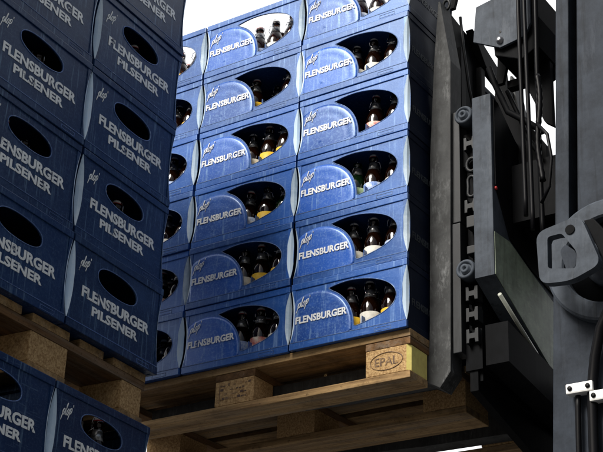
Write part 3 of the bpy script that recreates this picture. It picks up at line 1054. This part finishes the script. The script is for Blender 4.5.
# hoses
for (x0, y0, r_, zl) in ((1.556, 0.030, 0.0066, 0.27), (1.577, 0.026, 0.0064, 0.22), (1.596, 0.060, 0.0075, 0.2)):
    bm = bmesh.new()
    pts = []
    for i in range(24):
        z = 1.45 - i * (1.45 - zl) / 23
        pts.append((x0 + 0.010 * (z - 0.6) + 0.004 * math.sin(z * 3 + y0 * 50), y0 + 0.004 * math.sin(z * 2.1 + x0 * 9), z))
    tube(bm, pts, r_, 10)
    fpart('hydraulic_hose', bm, M['rubber'])
bm = bmesh.new()
pts = [(1.600 + 0.006 * math.sin(i * 0.25), 0.045, 0.72 - i * 0.012) for i in range(30)]
tube(bm, pts, [0.0075 + 0.0018 * (i % 2) for i in range(30)], 10)
fpart('corrugated_hose', bm, M['rubber'])
bm = bmesh.new()
tube(bm, [(1.60, 0.03, 0.55), (1.635, 0.02, 0.50), (1.645, 0.02, 0.42), (1.63, 0.03, 0.34), (1.60, 0.04, 0.30)], 0.005, 8)
fpart('hydraulic_hose', bm, M['rubber'])

# mast: leaning back slightly
def lean(bm):
    for v in bm.verts:
        v.co.x += 0.045 * (v.co.z - 0.0)
    return bm
bm = bmesh.new()
box(bm, 1.646, 1.686, 0.0, 0.16, 0.13, 2.0, bevel=0.003)
fpart('inner_rail', lean(bm), M['mast'])
bm = bmesh.new()
box(bm, 1.686, 1.75, 0.05, 0.16, 0.13, 2.0)
fpart('rail_channel', lean(bm), M['black'])
bm = bmesh.new()
box(bm, 1.715, 2.02, -0.01, 0.16, 0.13, 2.0, bevel=0.004)
box(bm, 1.646, 2.02, -0.012, 0.16, -0.9, 0.1295, bevel=0.004)
for x in (1.68, 1.90):
    box(bm, x, x + 0.08, 0.0, 0.15, GZ + 0.25, -0.9)
fpart('mast_rail', lean(bm), M['mast'])
bm = bmesh.new()
box(bm, 1.60, 2.0, 0.62, 0.76, GZ + 0.25, 2.0)
fpart('mast_rail', lean(bm), M['black'])
bm = bmesh.new()
box(bm, 1.56, 2.3, 0.0, 0.80, GZ + 0.10, GZ + 0.40, bevel=0.03)
fpart('chassis', bm, M['black'])
for y in (-0.14, 0.80):
    bm = bmesh.new()
    lathe(bm, [(0.10, 0.0), (0.20, 0.01), (0.225, 0.03), (0.225, 0.11), (0.20, 0.13), (0.10, 0.14)], 1.80, y, GZ + 0.225, seg=28, axis='y')
    fpart('wheel', bm, M['rubber'])

# round swivel fitting on the mast
RC = (1.815, 0.050)
bm = bmesh.new()
n = 48
prof = [(0.170, -0.016), (0.170, -0.045), (0.164, -0.050), (0.125, -0.050), (0.120, -0.045), (0.120, -0.016)]
rings = []
for i in range(n):
    a = 2 * math.pi * i / n
    rings.append([bm.verts.new((RC[0] + r_ * math.cos(a), y, RC[1] + r_ * math.sin(a))) for r_, y in prof])
for i in range(n):
    A, B = rings[i], rings[(i + 1) % n]
    for k in range(len(prof)):
        bm.faces.new((A[k], A[(k + 1) % len(prof)], B[(k + 1) % len(prof)], B[k]))
fpart('swivel_ring', bm, M['grey'])
bm = bmesh.new()
lathe(bm, [(0.1195, -0.0125), (0.1195, -0.0185), (0.001, -0.0185)], RC[0], 0, RC[1], seg=40, axis='y')
fpart('ring_recess', bm, M['black'])
bm = bmesh.new()
lathe(bm, [(0.066, -0.0190), (0.066, -0.050), (0.058, -0.058), (0.03, -0.060), (0.028, -0.054), (0.001, -0.054)], RC[0] + 0.005, 0, RC[1] - 0.01, seg=32, axis='y')
fpart('ring_hub', bm, M['grey'])
# buckle-shaped latch
bm = bmesh.new()
def rounded(pts, rad):
    q = []
    n = len(pts)
    for i in range(n):
        p, a_, b_ = Vector(pts[i]), Vector(pts[i - 1]), Vector(pts[(i + 1) % n])
        u = (a_ - p); v = (b_ - p)
        r_ = min(rad, u.length * 0.45, v.length * 0.45)
        p0 = p + u.normalized() * r_; p1 = p + v.normalized() * r_
        for k in range(6):
            t_ = k / 5
            q.append(tuple(p0 * (1 - t_) ** 2 + p * 2 * t_ * (1 - t_) + p1 * t_ ** 2))
    return q
outl = rounded([(1.667, 0.112), (1.790, 0.134), (1.840, -0.014), (1.757, -0.043), (1.672, -0.034)], 0.028)
hole = rounded([(1.698, 0.093), (1.738, 0.094), (1.776, 0.034), (1.772, -0.012), (1.696, 0.004)], 0.010)
plate_hole(bm, outl, hole, -0.150, -0.124)
lt = fpart('latch_lever', bm, M['grey'])
bm = bmesh.new()
prism(bm, rounded([(1.729, 0.046), (1.744, 0.064), (1.773, 0.036), (1.770, -0.008), (1.745, -0.010)], 0.008), 'y', -0.146, -0.128, bevel=0.002)
fpart('latch_tongue', bm, M['mast'], lt)
bm = bmesh.new()
lathe(bm, [(0.013, -0.003), (0.013, 0.000)], 1.762, -0.1502, 0.098, seg=18, axis='y')
fpart('pin_hole', bm, M['black'], lt)
bm = bmesh.new()
prism(bm, [(1.788, 0.130), (1.815, 0.130), (1.87, 0.05), (1.87, -0.03), (1.845, -0.010), (1.838, 0.0)], 'y', -0.1235, -0.060, bevel=0.003)
fpart('latch_arm', bm, M['black'])

# cables and clamps on the lower mast
bm = bmesh.new()
tube(bm, [(1.86, -0.045, -0.02), (1.82, -0.05, -0.08), (1.785, -0.045, -0.14), (1.762, -0.035, -0.21), (1.752, -0.033, -0.27), (1.748, -0.033, -0.33), (1.742, -0.033, -0.62), (1.735, -0.033, -0.95)], 0.0135, 12)
fpart('power_cable', bm, M['rubber'])
for x in (1.700, 1.776):
    bm = bmesh.new()
    tube(bm, [(x + 0.012, -0.030, -0.27), (x + 0.008, -0.030, -0.33), (x, -0.030, -0.62), (x - 0.01, -0.03, -0.95)], 0.0075, 10)
    fpart('control_cable', bm, M['rubber'])
for (x, z) in ((1.686, -0.301), (1.748, -0.329)):
    bm = bmesh.new()
    box(bm, x, x + 0.072, -0.052, -0.022, z, z + 0.027, bevel=0.004)
    cl = fpart('cable_clamp', bm, M['white'])
    for dx in (0.012, 0.060):
        bm = bmesh.new()
        lathe(bm, [(0.0062, 0.0), (0.0062, -0.003), (0.002, -0.0035)], x + dx, -0.052, z + 0.0135, seg=10, axis='y')
        fpart('screw', bm, M['rubber'], cl)
